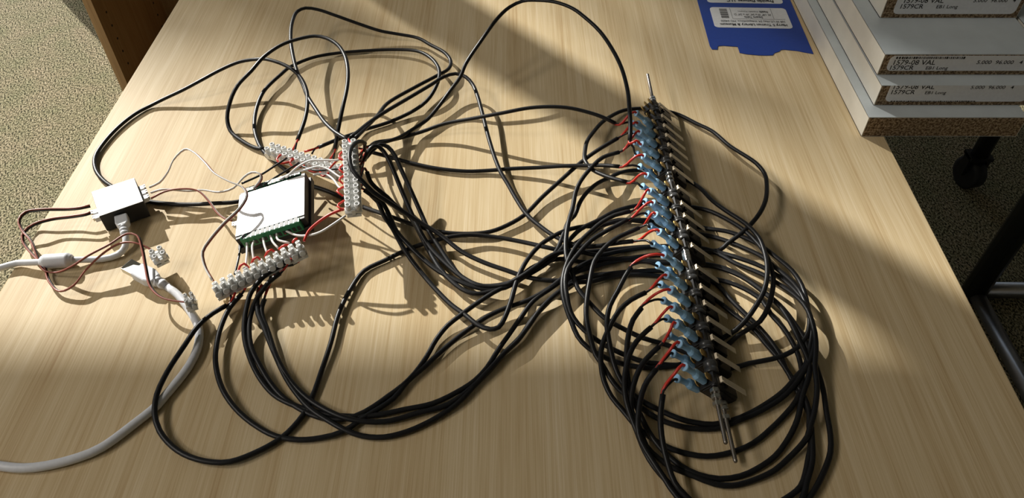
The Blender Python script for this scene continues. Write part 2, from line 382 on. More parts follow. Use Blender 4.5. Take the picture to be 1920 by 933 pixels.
fit('Franklin',w*.25,h*.83,.0052,w*.11,bold=.0001)
fit('Franklin Fixtures',w*.38,h*.82,.0036,w*.26,'ink_grey')
b=MB()
T=X4(o+V((0,0,.0004)),ax,ay,V((0,0,1)))
for (x0,y0_,x1,y1_) in ((.20,.44,.203,.97),(.735,.44,.738,.97),(.06,.42,.735,.428)): b.box((w*x0,h*y0_,-.0002),(w*x1,h*y1_,.0001),T)
q=0
b2=b; b.build('ruled_lines','ink_grey',None).parent=lb
b=MB(); k=0
while k<1: 
    b.box((w*.78,h*(.46+.46*k),-.0002),(w*.88,h*(.46+.46*k+.018),.0001),T); k+=random.choice([.055,.075,.1])
b.build('barcode','ink_grey',None).parent=lb
lb,o,ax,ay,az,w,h=lab_quad([(1469,7.5),(1327,5.0),(1317,-31),(1455,-28)],'shipping_label','white shipping label on the blue tape cut by the upper picture edge')
fit('Franklin Fixtures, LLC',w*.12,h*.17,.0070,w*.62,bold=.0002)
# ---------------------------------------------------------------- the switch row
AL=math.radians(42); E1=V((math.cos(AL),0,-math.sin(AL))); E2=V((math.sin(AL),0,math.cos(AL))); EY=V((0,-1,0))
RX=.1166; RZ=TZ+.0112
ybase=[.5018,.4871,.4749,.4630,.4514,.4389,.4244,.4036,.3876,.3754,.3635,.3471,.3277,.3115,.2981,.2852,.2717,.2583,.2422]
rack=thing('switch_rack','row of black lever switches threaded on two steel rods','switch rack',(RX,.37,TZ))
def cen(i): return V((RX+(.0006 if i>9 else 0),ybase[i],RZ))
HU=(-.0072,.0037); HL=(.0062,-.0030)
# prototype switch
hw=.0040
prof=[(-.0100,-.0045),(-.0088,-.0057),(.0065,-.0057),(.0138,-.0022),(.0146,-.0005),(.0146,.0026),(.0126,.0050),(-.0010,.0050),(-.0018,.0060),(-.0100,.0060)]
def body():
    b=MB(); T=X4(V((0,0,0)),E1,E2,E1.cross(E2))
    b.prism(prof,-hw,hw,T)
    b.prism([(-.0085,-.0040),(.0055,-.0042),(.0125,-.0010),(.0125,.0024),(-.0085,.0040)],-hw-.0004,hw+.0004,T)
    for hx in (HU,HL): b.lathe([(-hw-.0008,.0026),(hw+.0008,.0026)],E1*hx[0]+E2*hx[1],V((0,1,0)),14)
    return b
def tab(b,e1,e2,length):
    T=X4(E1*e1+E2*e2,-E1,V((0,1,0)),(-E1).cross(V((0,1,0))))
    b.prism([(0,-.0022),(length-.0015,-.0022),(length,-.0010),(length,.0010),(length-.0015,.0022),(0,.0022)],-.0003,.0003,T)
    b.mi=0
def leverm():
    b=MB(); a=E1*-.0046+E2*.0076; d=(E1+E2*.01).normalized(); n=d.cross(V((0,1,0))); n=n if n.z>0 else -n
    T=X4(a,d,V((0,1,0)),n)
    b.box((0,-.0019,0),(.0221,.0019,.0004),T); b.box((-.0004,-.0019,-.0022),(.0003,.0019,.0004),T); b.box((-.0004,-.0019,.0002),(.0009,-.0015,.0012),T)
    return b
proto=None
def mk_switch(i,bare):
    global proto
    if proto is None:
        o=body().build('lever_switch','abs',bevel=.0003)
        lv=leverm().build('lever','lever',o)
        b=MB(); tab(b,-.0095,.0042,.0060); t1=b.build('terminal_tab','brass',o)
        b=MB(); tab(b,-.0095,.0002,.0060); t2=b.build('terminal_tab','brass',o)
        b=MB(); tab(b,-.0085,-.0040,.0055); t3=b.build('terminal_tab','brass',o)
        b=MB(); b.box((.0,-.0012,-.0012),(.0022,.0012,.0006),X4(E1*.001+E2*.0054,E1,V((0,1,0)),E2)); b.build('button','abs',o)
        proto=o
    else:
        o=proto.copy(); COL.objects.link(o)
        for c in list(proto.children):
            d=c.copy(); COL.objects.link(d); d.parent=o
    o.parent=rack; o.location=cen(i)-V(rack.location)
    return o
for i in range(19): mk_switch(i,i<2)
def hole(i,hx): return cen(i)+E1*hx[0]+E2*hx[1]
def lb_(b,name,m): 
    ob=b.build(name,m); ob.parent=rack; ob.location=-V(rack.location); return ob
def thread(a,b_,r=.00135):
    bb=MB(); L_=(b_-a).length; n=int(L_/.0007); pr=[(0,r*.6)]+[(.0006+L_*k/n*.998,r*(1 if k%2 else .84)) for k in range(n)]+[(L_,r*.6)]
    bb.lathe(pr,a,(b_-a),8); return bb
ux,uz=hole(0,HU).x,hole(0,HU).z; lx,lz=hole(0,HL).x,hole(0,HL).z
lb_(thread(V((ux,.5457,uz)),V((ux,.2022,uz))),'threaded_rod','rod')
lb_(thread(V((lx,.5290,lz)),V((lx+.002,.1987,lz))),'threaded_rod','rod')
nutm=None
def nut(x,y,z):
    global nutm
    if nutm is None:
        b=MB(); r=.0029
        T=X4(V((0,0,0)),V((1,0,0)),V((0,0,1)),V((0,-1,0)))
        b.prism([(r*math.cos(k*math.pi/3),r*math.sin(k*math.pi/3)) for k in range(6)],-.0012,.0012,T)
        nutm=lb_(b,'hex_nut','steel'); nutm.modifiers.new('b','BEVEL').width=.0003
        n=nutm
    else: n=nutm.copy(); COL.objects.link(n)
    n.location=V((x,y,z))-V(rack.location)
for y in (.5105,.5075): nut(ux,y,uz)
for g in ((6,7),(11,12)):
    ya,yb=ybase[g[0]]-hw,ybase[g[1]]+hw
    for k in range(3 if g[0]==6 else 4):
        y=ya-.0022-k*(ya-yb-.004)/(2 if g[0]==6 else 3); nut(ux+.0002,y,uz)
for y in (.2350,.2310,.2265): nut(ux,y,uz)
for y in (.2352,.2322,.2262): nut(lx+.0018,y,lz)
for i in range(18):
    if i in (6,11): continue
    ya,yb=ybase[i]-hw-.0006,ybase[i+1]+hw+.0006
    for hx,r in ((HU,.0040),(HL,.0030)):
        a=hole(i,hx); b=MB(); m_=(ya+yb)/2
        a=V((a.x,ya,a.z)); L_=ya-yb
        b.lathe([(-.0004,r*.95),(0,r),(L_*.5-.0001,r),(L_*.5,r*.93),(L_*.5+.0004,r*.93),(L_*.5+.0005,r),(L_,r),(L_+.0004,r*.95)],a,V((0,-1,0)),16); lb_(b,'spacer','spacer')
# crimp connectors (built on the cables that carry them)
conn=None
def connector(par,o,d,roll=0):
    """insulated female crimp terminal: mouth at o, wire end at o+d*.018"""
    global conn
    if conn is None:
        b=MB(); n=10
        secs=[(0,.0030,.0019),(.0008,.0033,.0022),(.0080,.0033,.0022),(.0092,.0027,.0019),(.0100,.0019,.0016),(.0150,.0019,.0017),(.0172,.0026,.0023),(.0185,.0029,.0025)]
        rings=[]
        for x,w_,h_ in secs:
            pts=[]
            for k in range(12):
                a=2*math.pi*k/12; ca,sa=math.cos(a),math.sin(a); q=(abs(ca)**4+abs(sa)**4)**-.25
                if x>.0095: q=1
                pts.append((x,w_*ca*q,h_*sa*q))
            rings.append(b._v(pts))
        for i in range(len(rings)-1):
            for k in range(12): b._f([rings[i][k],rings[i][(k+1)%12],rings[i+1][(k+1)%12],rings[i+1][k]],i in (4,5,6))
        b._f(rings[0][::-1]); b._f(rings[-1])
        conn=b.build('crimp_connector','blue_nylon'); ob=conn
        ob.modifiers.new('b','BEVEL').width=.0003
    else: ob=conn.copy(); COL.objects.link(ob)
    az=d.cross(EY).normalized(); ob.parent=par; ob.matrix_basis=Matrix.Translation(-V(par.location))@X4(o,d.normalized(),V((0,-1,0)),az)
    return ob
# ---------------------------------------------------------------- cables
CR=.00165
def wire(name,pts,r,mk,par,seg=6,step=.003):
    b=MB(); b.tube(spline(pts,step),r,seg); ob=b.build(name,mk); ob.parent=par; ob.location=-V(par.location); return ob
def cable(label,path,sw=None,a=None,z=None,group='black cables with red and black ends'):
    """path ends at the switch side; a = (red xyh, black xyh) at the strip side"""
    pts=trace(path)
    root=thing('black_cable',label,'cable',(pts[0].x,pts[0].y,TZ),group)
    s=spline(pts); b=MB(); b.tube(s,CR,10,flat=.86); ob=b.build('sheath','sheath'); ob.parent=root; ob.location=-V(root.location)
    if a:
        d=(s[0]-s[4]).normalized()
        for key,e in zip(('red_wire','black_wire'),a):
            if e is None: continue
            q=[s[2],s[0]+d*.003]+([P(*w) for w in e] if isinstance(e,list) else [P(*e)])
            wire(key,q,.00085,key,root)
    if sw is not None:
        d=(s[-1]-s[-5]).normalized(); c=cen(sw); up=V((0,0,1))
        o1=c+E1*-.0112+E2*.0003; r1=o1-E1*.0185
        jit=V((-1,random.uniform(-.06,.10),.9)).normalized()
        d1=(-E1+V((0,random.uniform(-.08,.08),random.uniform(-.06,.06)))).normalized()
        connector(root,o1,d1); r1=o1+d1*.0180
        o2=c+E1*-.0072+E2*-.0072; d2=(-E1+V((0,random.uniform(-.16,-.02),random.uniform(-.10,.0)))).normalized()
        connector(root,o2,d2); r2=o2+d2*.0180
        m1=(s[-1]+r1)/2+V((0,0,.004))+d*.002
        wire('red_wire',[s[-3],s[-1]+d*.003,m1,r1+d1*.002,r1-d1*.006],.00095,'red_wire',root)
        m2=(s[-1]+r2)/2+V((0,0,.002))+d*.002
        wire('black_wire',[s[-3],s[-1]+d*.002,m2,r2+d2*.002,r2-d2*.006],.00085,'black_wire',root)
    return root
CAB=[
 # strip 1 ------------------------------------------------------------
 ('black cable running under both boxes to the fourth switch from the far end','558,262,12 571,226,16 576,200,18 575,171,20 561,142,22 540,125,24 500,111,24 481,111,22 449,116,20 413,131,17 374,152,13 342,169,9 310,184,5 282,198,2 254,213 223,237 195,267 178,295,2 180,319,2 193,337,2 206,347,1.8 240,365,1.8 277,377,1.8 320,382,1.8 360,383,2 400,381,3 445,378,2 500,362,1.8 560,345,1.8 600,353,1.8 640,369,2 676,386,2 713,399,3 747,411,3 773,420,3 822,434,2.5 876,438,2.5 919,434,3 951,422,3 983,403,3.5 1017,369,4 1050,339,6 1079,313,9 1105,292,12 1129,276,15 1158,259,18',3,((548,283,7),(552,288,7))),
 ('black cable looping farthest left around the far strip, both ends near it','628,279,12 634,243,20 642,204,28 651,161,33 652,129,36 646,103,37 633,84,38 611,71,38 590,67.5,38 549,76,37 524,86,36 494,107,33 471,133,29 445,161,22 432,189,16 426,221,8 432,245,3 454,264,2 479,277,2 496,279,3',None,((619,298,8),(625,299,8))),
 ('black cable in a wide low oval loop above the terminal strips','597,276,6 636,260,5 668,249,4 683,243,2.5 726,230,2 769,211,3 791,197,5 806,182,7 821,154,10 824,135,11 817,118,10 800,103,8 779,95,6 736,93,4 671,96,3 629,100,3 586,108,3 543,126,4 526,140,5 507,157,5 494,172,5 483,196,4 477,226,3 479,251,2.5 492,281,2 515,302,2 540,322,2',None,((571,284,8),(585,288,6))),
 ('black cable whose tall narrow loop reaches the highest point at upper left','653,262,30 631,249,28 610,230,24 593,206,20 576,179,19 568,158,20 558,137,22 549,103,24 545,71,25 548,41,26 558,21,26 573,15,26 596,18,24 629,29,20 671,44,14 714,58,9 747,64,7 783,71,6 807,84,6 834,99,7 845,114,7 841,129,8 817,143,9 779,163,11 726,194,15 709,215,18 689,236,24 666,259,30',None,((660,272,34),(652,270,33))),
 # strip 2 right side -------------------------------------------------
 ('black cable curving over from the middle strip down to the middle of the switch row','657,258,31 672,246,28 689,232,24 715,214,20 769,182,16 811,157,15 832,144,15 854,138,15 873,144,15 886,158,14 895,179,14 906,219,12 916,258,10 929,299,8 940,325,7 951,343,6 968,373,5 987,401,5 1013,424,6 1037,441,7 1060,452,8 1079,459,9 1110,462,10 1140,458,12 1166,454,14 1187,452,16',11,((662,270,36),(657,272,34))),
 ('black cable rising in a great arch to the sixth switch from the far end','690,276,22 704,271,18 747,258,10 773,243,6 801,224,6 822,200,8 844,170,14 863,144,22 873,120,28 903,75,38 935,32,46 956,13,50 980,2,54 1010,0.5,58 1042,4,60 1074,16,60 1096,32,58 1124,58,54 1149,94,50 1166,129,46 1177,171,42 1180,200,40 1182,232,36 1181,263,32',5,((672,292,34),(676,296,33))),
 ('black cable crossing the table in a shallow arch to the farthest blue connectors','688,284,14 704,267,8 736,262,5 790,247,6 833,232,10 886,222,16 940,212,22 994,202,26 1040,200,28 1072,203,28 1105,211,27 1129,219,26 1154,231,24',2,((673,300,33),(674,303,32))),
 ('black cable lying straight across the table below the shallow arch cable','680,280,8 700,286,5 730,294,3 769,305,2 822,316,2 876,321,2 908,320,2 961,316,4 1008,314,6 1056,311,10 1105,310,14 1137,310,18 1161,312,21',6,((671,311,33),(673,318,32))),
 ('black cable looping over the top of the middle strip then under the switch row','688,352,22 696,366,16 709,379,12 719,403,9 736,428,8 751,456,7 769,484,6 790,511,5 816,541,4 846,571,4 871,589,5 895,608,7 919,617,8 935,613,9 946,596,9 957,567,9 968,529,8 977,507,8 989,486,8 1013,459,8 1037,443,8 1060,432,8 1097,424,7 1121,424,6 1161,414,5 1209,412,3 1240,413,1.7 1275,418,1.7 1308,425,2 1332,429,4 1361,433,6 1396,445,8 1429,462,9 1453,480,10 1485,507,10 1504,536,10 1514,572,10 1518,608,10 1512,631,9 1493,653,7 1461,669,5 1404,681,3 1372,689,2 1330,682,1.7 1290,662,1.7 1250,646,2 1205,633,4 1165,614,6 1134,596,8 1105,567,9 1083,540,10 1076,520,10 1063,486,11 1061,450,12 1066,416,13 1074,388,13 1079,361,13 1087,342,14 1105,318,16 1130,295,18 1161,285,20',4,((669,357,32),(672,362,31))),
 ('black cable leaving the lower right of the middle strip in a double bend','683,356,20 697,366,17 715,377,13 730,403,9 743,432,8 769,462,7 794,486,6 824,509,5 854,524,5 887,537,5 919,543,5 947,539,6 972,526,6 994,511,6 1022,494,6 1045,476,6 1089,450,5 1129,424,4 1160,412,3 1217,418,1.8 1270,432,1.7 1335,443,2 1364,452,4 1396,465,6 1429,481,8 1453,501,9 1477,520,10 1498,543,10 1515,580,11 1524,610,11 1528,640,10 1522,667,9 1508,694,7 1485,727,5 1461,749,4 1420,773,3 1380,790,2 1353,801,2 1313,804,2 1273,798,2 1233,784,2 1202,764,2 1180,745,3 1160,729,4 1144,708,6 1128,681,7 1117,665,8 1104,620,10 1099,591,11 1100,564,12 1106,526,13 1114,491,14 1129,469,15 1153,448,17 1198,427,19',10,((669,382,32),(672,388,31))),
 ('black cable draped in a big loop over the middle strip facing the camera','683,282,26 684,268,34 672,265,40 659,276,43 655,296,44 661,319,42 679,339,38 700,360,32 726,377,26 760,399,18 790,418,13 824,439,9 865,471,6 908,492,5 951,507,5 983,518,5 1015,524,6 1040,526,6 1073,523,5 1105,518,4 1145,514,3 1193,510,2 1233,507,1.7 1290,510,1.7 1332,522,2 1356,526,3 1396,541,5 1429,563,6 1445,588,7 1469,615,7 1485,640,7 1498,669,6 1504,705,5 1501,728,4 1493,751,3 1473,776,2 1445,804,2 1413,830,2 1373,847,2 1325,855,2 1277,847,2 1244,834,2 1220,820,2 1196,802,3 1168,769,4 1147,744,5 1133,715,7 1127,684,9 1127,657,10 1134,633,12 1146,607,14 1160,583,16 1183,562,18 1211,548,20',13,((668,333,33),(673,338,32))),
 ('black cable forming the right leg of the loop over the middle strip','684,300,28 690,284,36 700,274,38 712,276,36 726,294,32 736,315,28 749,347,22 769,394,14 786,430,9 807,464,6 835,493,5 865,518,5 893,533,6 919,537,6 951,533,7 974,522,8 1004,503,8 1040,475,8 1056,440,8 1066,415,8 1077,404,8 1087,380,9 1100,361,9 1121,343,9 1145,332,8 1161,324,6 1190,319,3 1235,322,1.7 1283,335,2 1311,351,4 1337,377,7 1363,396,10 1398,419,12 1422,444,13 1433,470,14 1438,494,15 1438,520,15 1432,546,14 1416,575,12 1399,599,9 1380,618,6 1356,633,2 1320,660,1.7 1275,683,1.7 1240,688,2 1209,689,2 1173,683,2 1141,673,3 1102,651,5 1083,630,7 1072,604,8 1063,580,10 1056,555,11 1055,526,12 1063,494,13 1082,459,14 1113,429,15 1129,416,16 1153,403,18 1182,396,20',8,((668,310,35),(674,313,34))),
 ('black cable arching right of the middle strip before joining the bundle','686,296,28 700,280,32 713,271,32 727,275,30 740,291,27 751,315,23 769,354,17 790,401,11 803,430,8 824,464,6 844,494,5 867,520,5 893,534,5 919,536,6 951,531,7 974,520,9 1004,500,10 1035,478,10 1080,470,7 1120,478,5 1165,470,3 1225,462,1.7 1290,462,1.7 1335,470,2 1380,494,5 1400,502,6 1429,514,8 1453,528,9 1477,543,10 1498,560,11 1514,580,12 1528,624,12 1530,655,11 1528,688,10 1532,720,9 1531,744,8 1525,780,7 1519,799,6 1514,818,5 1498,839,4 1477,860,3 1453,881,3 1412,900,2 1372,910,2 1341,907,2 1301,892,2 1259,875,2 1236,860,3 1212,836,5 1198,800,7 1184,770,9 1184,740,11 1193,705,14 1205,681,16 1222,662,18 1236,649,20',16,((670,322,34),(674,326,33))),
 ('black cable from the middle strip to the switch nearest the camera','688,322,26 694,339,22 704,351,19 726,369,15 743,386,12 769,407,9 790,443,6 807,475,5 826,505,5 844,524,5 865,541,5 887,550,5 908,549,5 935,541,5 972,520,5 1004,498,4 1050,485,4 1100,492,3 1170,484,2 1230,490,1.7 1290,492,1.7 1350,500,3 1390,517,5 1430,545,7 1461,571,8 1477,589,8 1493,611,8 1507,632,8 1517,656,8 1528,680,7 1543,728,5 1549,768,4 1557,815,3 1557,847,3 1541,892,3 1517,933,3 1480,965,3 1400,990,3 1330,965,3 1285,928,6 1265,904,8 1253,871,10 1243,831,13 1239,800,15 1239,770,17 1243,739,20',18,((667,345,33),(673,350,32))),
 # strip 3 ------------------------------------------------------------
 ('black cable making the largest sweep at lower left of the table','425,572,6 399,587,7 371,611,8 346,647,8 314,696,7 294,739,6 290,775,5 299,807,4 324,837,3 356,856,3 399,866,3 431,865,3 474,850,2.5 528,820,2 567,779,2 586,742,2 603,694,2.5 620,643,3 635,587,3 660,537,2.5 683,507,2 721,488,2 756,471,2.5 790,458,4 833,446,6 865,441,6 897,441,5 940,446,5 983,454,6 1032,465,8 1073,473,6 1120,470,3 1220,462,1.8 1290,464,1.7 1348,469,2 1364,456,5 1390,437,9 1409,419,11 1424,400,12 1435,377,12 1438,350,11 1434,326,10 1418,306,9 1401,294,8 1369,274,6 1334,245,4 1305,231,3 1273,215,2 1240,206,1.7 1201,203,2 1169,207,4 1145,218,6 1129,229,8 1113,247,10 1101,264,11 1097,281,12 1097,301,13 1111,318,14 1129,327,16 1145,333,18 1175,341,21',7,((442,545,8),(432,550,7))),
 ('black cable falling left of the cluster below the lower strip','453,551,8 431,576,6 414,613,5 406,647,5 404,677,5 410,710,4 423,740,4 449,773,3 485,801,2 517,817,2 560,824,2 603,820,2 642,809,2.5 687,779,3 737,747,3 764,715,3 795,688,3 822,663,3 856,634,3 885,612,4 912,594,5 946,578,5 991,562,6 1030,540,7 1073,507,7 1120,486,5 1169,485,3 1225,478,1.8 1290,474,1.7 1345,473,2 1380,482,5 1429,500,7 1470,525,8 1498,552,9 1514,580,10 1523,610,10 1520,645,9 1510,685,7 1493,706,5 1469,733,4 1436,757,3 1404,775,2 1372,788,2 1337,795,2 1305,792,2 1273,784,2 1238,769,2 1202,750,3 1176,729,4 1165,713,6 1154,690,8 1144,650,11 1138,604,14 1144,572,16 1158,546,18 1171,520,20 1183,501,22',12,((468,520,10),(461,526,9))),
 ('black cable leaving the right end of the lower strip, thickest of the cluster','550,494,16 525,500,16 502,512,15 484,529,14 470,549,12 464,568,10 458,604,7 459,636,5 472,679,4 491,714,3 513,739,2 534,752,2 571,766,2 614,776,2 660,780,2.5 710,777,3 759,767,3 811,756,3 856,735,3 890,713,3 912,690,3 935,654,3 957,623,4 973,600,5 1000,564,6 1030,542,7 1076,512,6 1120,498,4 1180,486,2 1225,492,1.7 1290,494,1.7 1332,498,2 1356,504,3 1390,518,5 1413,533,6 1437,552,7 1461,573,8 1480,600,9 1500,640,9 1517,680,8 1517,701,7 1504,744,5 1498,776,4 1490,799,3 1473,830,2 1453,855,2 1420,878,2 1388,892,2 1349,897,2 1309,889,2 1277,873,2 1253,854,2 1236,836,3 1217,810,4 1202,780,6 1184,740,9 1176,700,12 1175,661,14 1179,625,17 1187,599,19 1203,577,21',14,((572,472,22),(556,478,20))),
 ('black cable beside the thickest one at the lower strip, bending inward','525,512,14 505,528,13 492,544,11 480,562,9 470,590,7 467,611,6 470,647,5 487,684,4 506,716,3 528,742,2 549,758,2 582,776,2 620,786,2 665,780,3 700,762,3 728,742,3 755,722,3 777,700,3 800,668,3 818,636,3 840,609,4 863,591,5 890,571,5 925,548,6 951,535,6 990,515,7 1032,488,8 1069,448,8 1089,429,8 1121,413,7 1153,396,5 1185,387,3 1223,382,1.8 1280,386,1.7 1324,393,3 1348,403,5 1372,416,7 1396,432,9 1420,455,11 1437,478,12 1445,500,12 1450,520,12 1448,546,12 1440,576,10 1425,602,8 1404,616,6 1380,632,4 1362,648,2 1320,672,1.7 1270,684,1.7 1231,681,2 1205,677,2 1165,662,3 1133,646,4 1109,630,6 1084,607,8 1070,585,10 1063,556,12 1060,530,13 1064,505,14 1085,475,15 1109,450,16 1129,437,17 1153,424,19 1177,412,21',9,((546,484,20),(530,488,18))),
 ('black cable straightest of the cluster dropping from the lower strip','496,561,8 491,575,7 491,589,6 504,626,5 519,669,4 543,711,3 560,731,3 586,753,3 624,774,4 660,786,4 720,790,3 790,772,3 840,758,3 885,725,3 920,690,4 946,661,4 969,640,5 989,614,5 1013,580,6 1040,553,6 1076,530,5 1105,528,4 1170,515,2.5 1240,518,1.7 1290,530,1.7 1340,560,2 1374,587,3 1412,616,4 1436,644,4 1461,673,4 1480,702,4 1498,740,3 1517,775,3 1522,815,4 1523,863,4 1512,904,4 1504,935,4 1460,970,4 1380,985,4 1310,960,4 1269,930,4 1245,895,5 1222,860,6 1202,826,8 1196,800,10 1198,768,12 1204,736,14 1214,713,16 1231,691,20',17,((516,510,12),(508,515,11))),
 ('black cable with red end at the middle of the lower strip cluster','483,553,9 482,570,8 484,588,7 494,611,6 513,658,4 536,707,3 556,737,3 581,765,3 614,787,3 646,805,3 680,817,2 720,819,2 765,808,2 805,790,2 840,769,2.5 867,747,3 890,722,3 919,693,3 946,661,3 975,632,4 998,598,4 1025,569,5 1050,545,5 1080,523,5 1150,512,2.5 1240,507,1.7 1295,515,1.7 1340,530,2 1369,560,3 1396,587,4 1420,610,4 1445,639,4 1465,669,4 1473,690,4 1490,715,4 1504,736,4 1517,770,4 1517,799,3 1520,831,3 1515,863,3 1510,888,3 1501,912,3 1472,935,3 1420,960,3 1340,965,3 1290,940,3 1259,910,3 1236,886,4 1217,860,5 1204,834,6 1193,805,8 1183,780,9 1174,750,11 1171,715,13 1176,679,15 1186,651,17 1202,630,19 1221,613,21',15,((492,533,12),(485,538,11))),
]
for lab,path,sw,a in CAB: cable(lab,path,sw,a)
# ---------------------------------------------------------------- control boxes
def box_on(name,label,TL,TR,BR,BL,th,cat='box'):
    """box from its four lid corners"""
    c=(TL+TR+BR+BL)/4; u=((TR-TL)+(BR-BL))/2; v=((TL-BL)+(TR-BR))/2; w=u.length; d=v.length; ax=u.normalized(); ay=(v-ax*v.dot(ax)).normalized(); az=ax.cross(ay)
    root=thing(name,label,cat,(c.x,c.y,TZ))
    return root,c,ax,ay,az,w,d
def part(b,name,mk,root,bevel=0):
    ob=b.build(name,mk,bevel=bevel); ob.parent=root; ob.location=-V(root.location); return ob
# small box
r1,c,ax,ay,az,w,d=box_on('control_box','small black electronics box with white top and usb plug','x' and P(175,358,15.5),P(256,331.5,15.5),P(264.6,378,15.5),P(181,407,15.5),.0155)
T=X4(c,ax,ay,az)
b=MB(); b.box((-w/2,-d/2,-.0148),(w/2,d/2,-.0004),T); part(b,'housing','box_black',r1,.0005)
b=MB(); b.box((-w/2+.0003,-d/2+.0003,-.0004),(w/2-.0003,d/2-.0003,.0),T); part(b,'lid','box_white',r1)
def pinhead(root,T,x,y,z,dirx):
    b=MB(); b.box((x,y-.0022,z-.0018),(x+dirx*.0035,y+.0022,z+.0018),T); s1=part(b,'pin_header','box_white',root,.0002)
    b=MB()
    for k in (-1,1): b.box((x+dirx*.0034,y+k*.0011-.0005,z-.0006),(x+dirx*.0046,y+k*.0011+.0005,z+.0022),T)
    part(b,'contact_pins','steel',root)
for k in range(3): pinhead(r1,T,w/2,d*(.18-.2*k),-.005,1)
for k in range(2): pinhead(r1,T,-w/2,-d*(.12+.2*k),-.005,-1)
BX1=T; W1,D1=w,d
# larger box, tilted up on the cable that runs beneath it
r2,c,ax,ay,az,w,d=box_on('control_box','larger black electronics box with white lid and green terminals','x' and P(457,360,15),P(577,319,27),P(565,410,27),P(432,450,15),.012)
T=X4(c,ax,ay,az)
b=MB(); b.box((-w/2,-d/2,-.0075),(w/2,d/2,-.0006),T); b.box((-w/2-.0015,-d/2-.002,-.0125),(w/2+.0015,d/2+.002,-.0072),T); part(b,'housing','box_black',r2,.0004)
b=MB(); b.box((-w/2+.0003,-d/2+.003,-.0006),(w/2-.0003,d/2-.003,.0),T); part(b,'lid','box_white',r2)
for sgn in (-1,1):
    b=MB(); y0_=sgn*(d/2-.0012); b.box((-w/2+.004,min(y0_,y0_+sgn*.0042),-.0078),(w/2-.0035,max(y0_,y0_+sgn*.0042),.0004),T); g=part(b,'terminal_block','green',r2,.0003)
    b=MB()
    for k in range(12):
        x=-w/2+.0065+k*(w-.0125)/11
        b.box((x-.0012,y0_-.0006 if sgn>0 else y0_-.0036,.0003),(x+.0012,y0_+.0036 if sgn>0 else y0_+.0006,.0006),T)
        b.box((x-.0011,y0_+sgn*.0041,-.0066),(x+.0011,y0_+sgn*.0044,-.0032),T)
    ss=part(b,'wire_openings','box_black',g); ss.location=(0,0,0)
pinhead(r2,T,-w/2,-d*.1,-.004,-1)
BX2=T; W2,D2=w,d
# ---------------------------------------------------------------- terminal strips
def strip(label,a,b_,n,tilt=0,wd=.0108,ht=.0100,group='translucent screw terminal strips'):
    L_=(b_-a).length; ax=(b_-a).normalized(); up=V((0,0,1)); ay=up.cross(ax).normalized(); az=ax.cross(ay)
    R=Matrix.Rotation(tilt,3,ax); ay=R@ay; az=R@az
    c=(a+b_)/2; root=thing('terminal_strip',label,'terminal strip',(c.x,c.y,TZ),group)
    T=X4(a,ax,ay,az); p=L_/n; b=MB(); r=p*.40
    b.box((p*.1,-wd*.10,-ht*.45),(L_-p*.1,wd*.10,ht*.10),T)
    b.box((p*.1,-wd*.42,-ht*.50),(L_-p*.1,wd*.42,-ht*.30),T)
    for k in range(n):
        x=(k+.5)*p
        o=T@V((x,-wd/2,-ht*.08)); b.lathe([(0,r*.78),(0,r),(wd,r),(wd,r*.78)],o,ay,12)
        for sg in (-1,1):
            o=T@V((x,sg*wd*.27,0)); b.lathe([(0,r*.86),(ht*.5,r*.80),(ht*.5,r*.52),(ht*.34,r*.5)],o,az,12)
    h=part(b,'housing','clear',root)
    first=None
    for k in range(n):
        for sg in (-1,1):
            o=T@V(((k+.5)*p,sg*wd*.27,ht*.28))
            if first is None:
                bb=MB(); bb.lathe([(0,r*.46),(.0008,r*.46)],V((0,0,0)),V((0,0,1)),10); bb.box((-r*.4,-.0001,.0008),(r*.4,.0001,.0010)); first=bb.build('terminal_screw','steel'); s=first
            else: s=first.copy(); COL.objects.link(s)
            s.parent=root; s.matrix_basis=Matrix.Translation(-V(root.location))@X4(o,ax,ay,az)
    bb=MB()
    for k in range(n):
        o=T@V(((k+.5)*p,-wd*.44,-ht*.08)); bb.lathe([(0,r*.42),(wd*.88,r*.42)],o,ay,10)
    part(bb,'clamp_sleeves','steel',root)
    return root
strip('translucent twelve way strip lying at far left, pointing to the upright one',P(503,281,8),P(640,325,14),12)
strip('translucent twelve way strip running towards the camera, raised highest on its wires',P(656,268,36),P(663,398,34),12,wd=.0112)
strip('translucent twelve way strip nearest the camera, below the green terminals',P(402,548,8),P(572,464,22),12,tilt=-.35)
strip('two way clear terminal hanging beside the white usb plug',P(292,471,12),P(304,489,11),2,wd=.0100)
strip('two way clear terminal resting over the bend of the white cable',P(346,568,11),P(368,562,11),2,wd=.0090)
# ---------------------------------------------------------------- hook-up wires
def hook(name,label,path,mk,cat='wire',r=.0008,group=None):
    pts=trace(path); b=MB(); b.tube(spline(pts,.002),r,6); ob=b.build(name,mk,org=(pts[0].x,pts[0].y,TZ)); return tag(ob,label,cat,group)
def ribbon(label,path,r=.00062,mk=('black_wire','brown_wire'),flip=1):
    pts=spline(trace(path),.003); n=len(pts); root=thing('ribbon_wire',label,'wire',(pts[0].x,pts[0].y,TZ),'two core ribbon wires')
    for sg,mn,nm in ((-1,mk[0],'black_wire'),(1,mk[1],'red_wire')):
        q=[]
        for i in range(n):
            t=(pts[min(i+1,n-1)]-pts[max(i-1,0)]).normalized(); s=t.cross(V((0,0,1))).normalized()
            q.append(pts[i]+(s*.6+V((0,0,.8)))*sg*flip*r*.95)
        b=MB(); b.tube(q,r,6); part(b,nm,mn,root)
    return root
ribbon('black and red ribbon wire from the upper left socket of the small box','169,386,10 150,390,10 129,392,9 80,393,9 48,398,8 36,412,8 42,432,7 58,451,7 71,483,6 84,507,4 106,510.6,4 135,499,10 167,478,14 206,457.5,16 238,438,17 257,441,17 267,467,15 273,499,13 283,538,11 305,558,11 338,565,11 350,566,11')
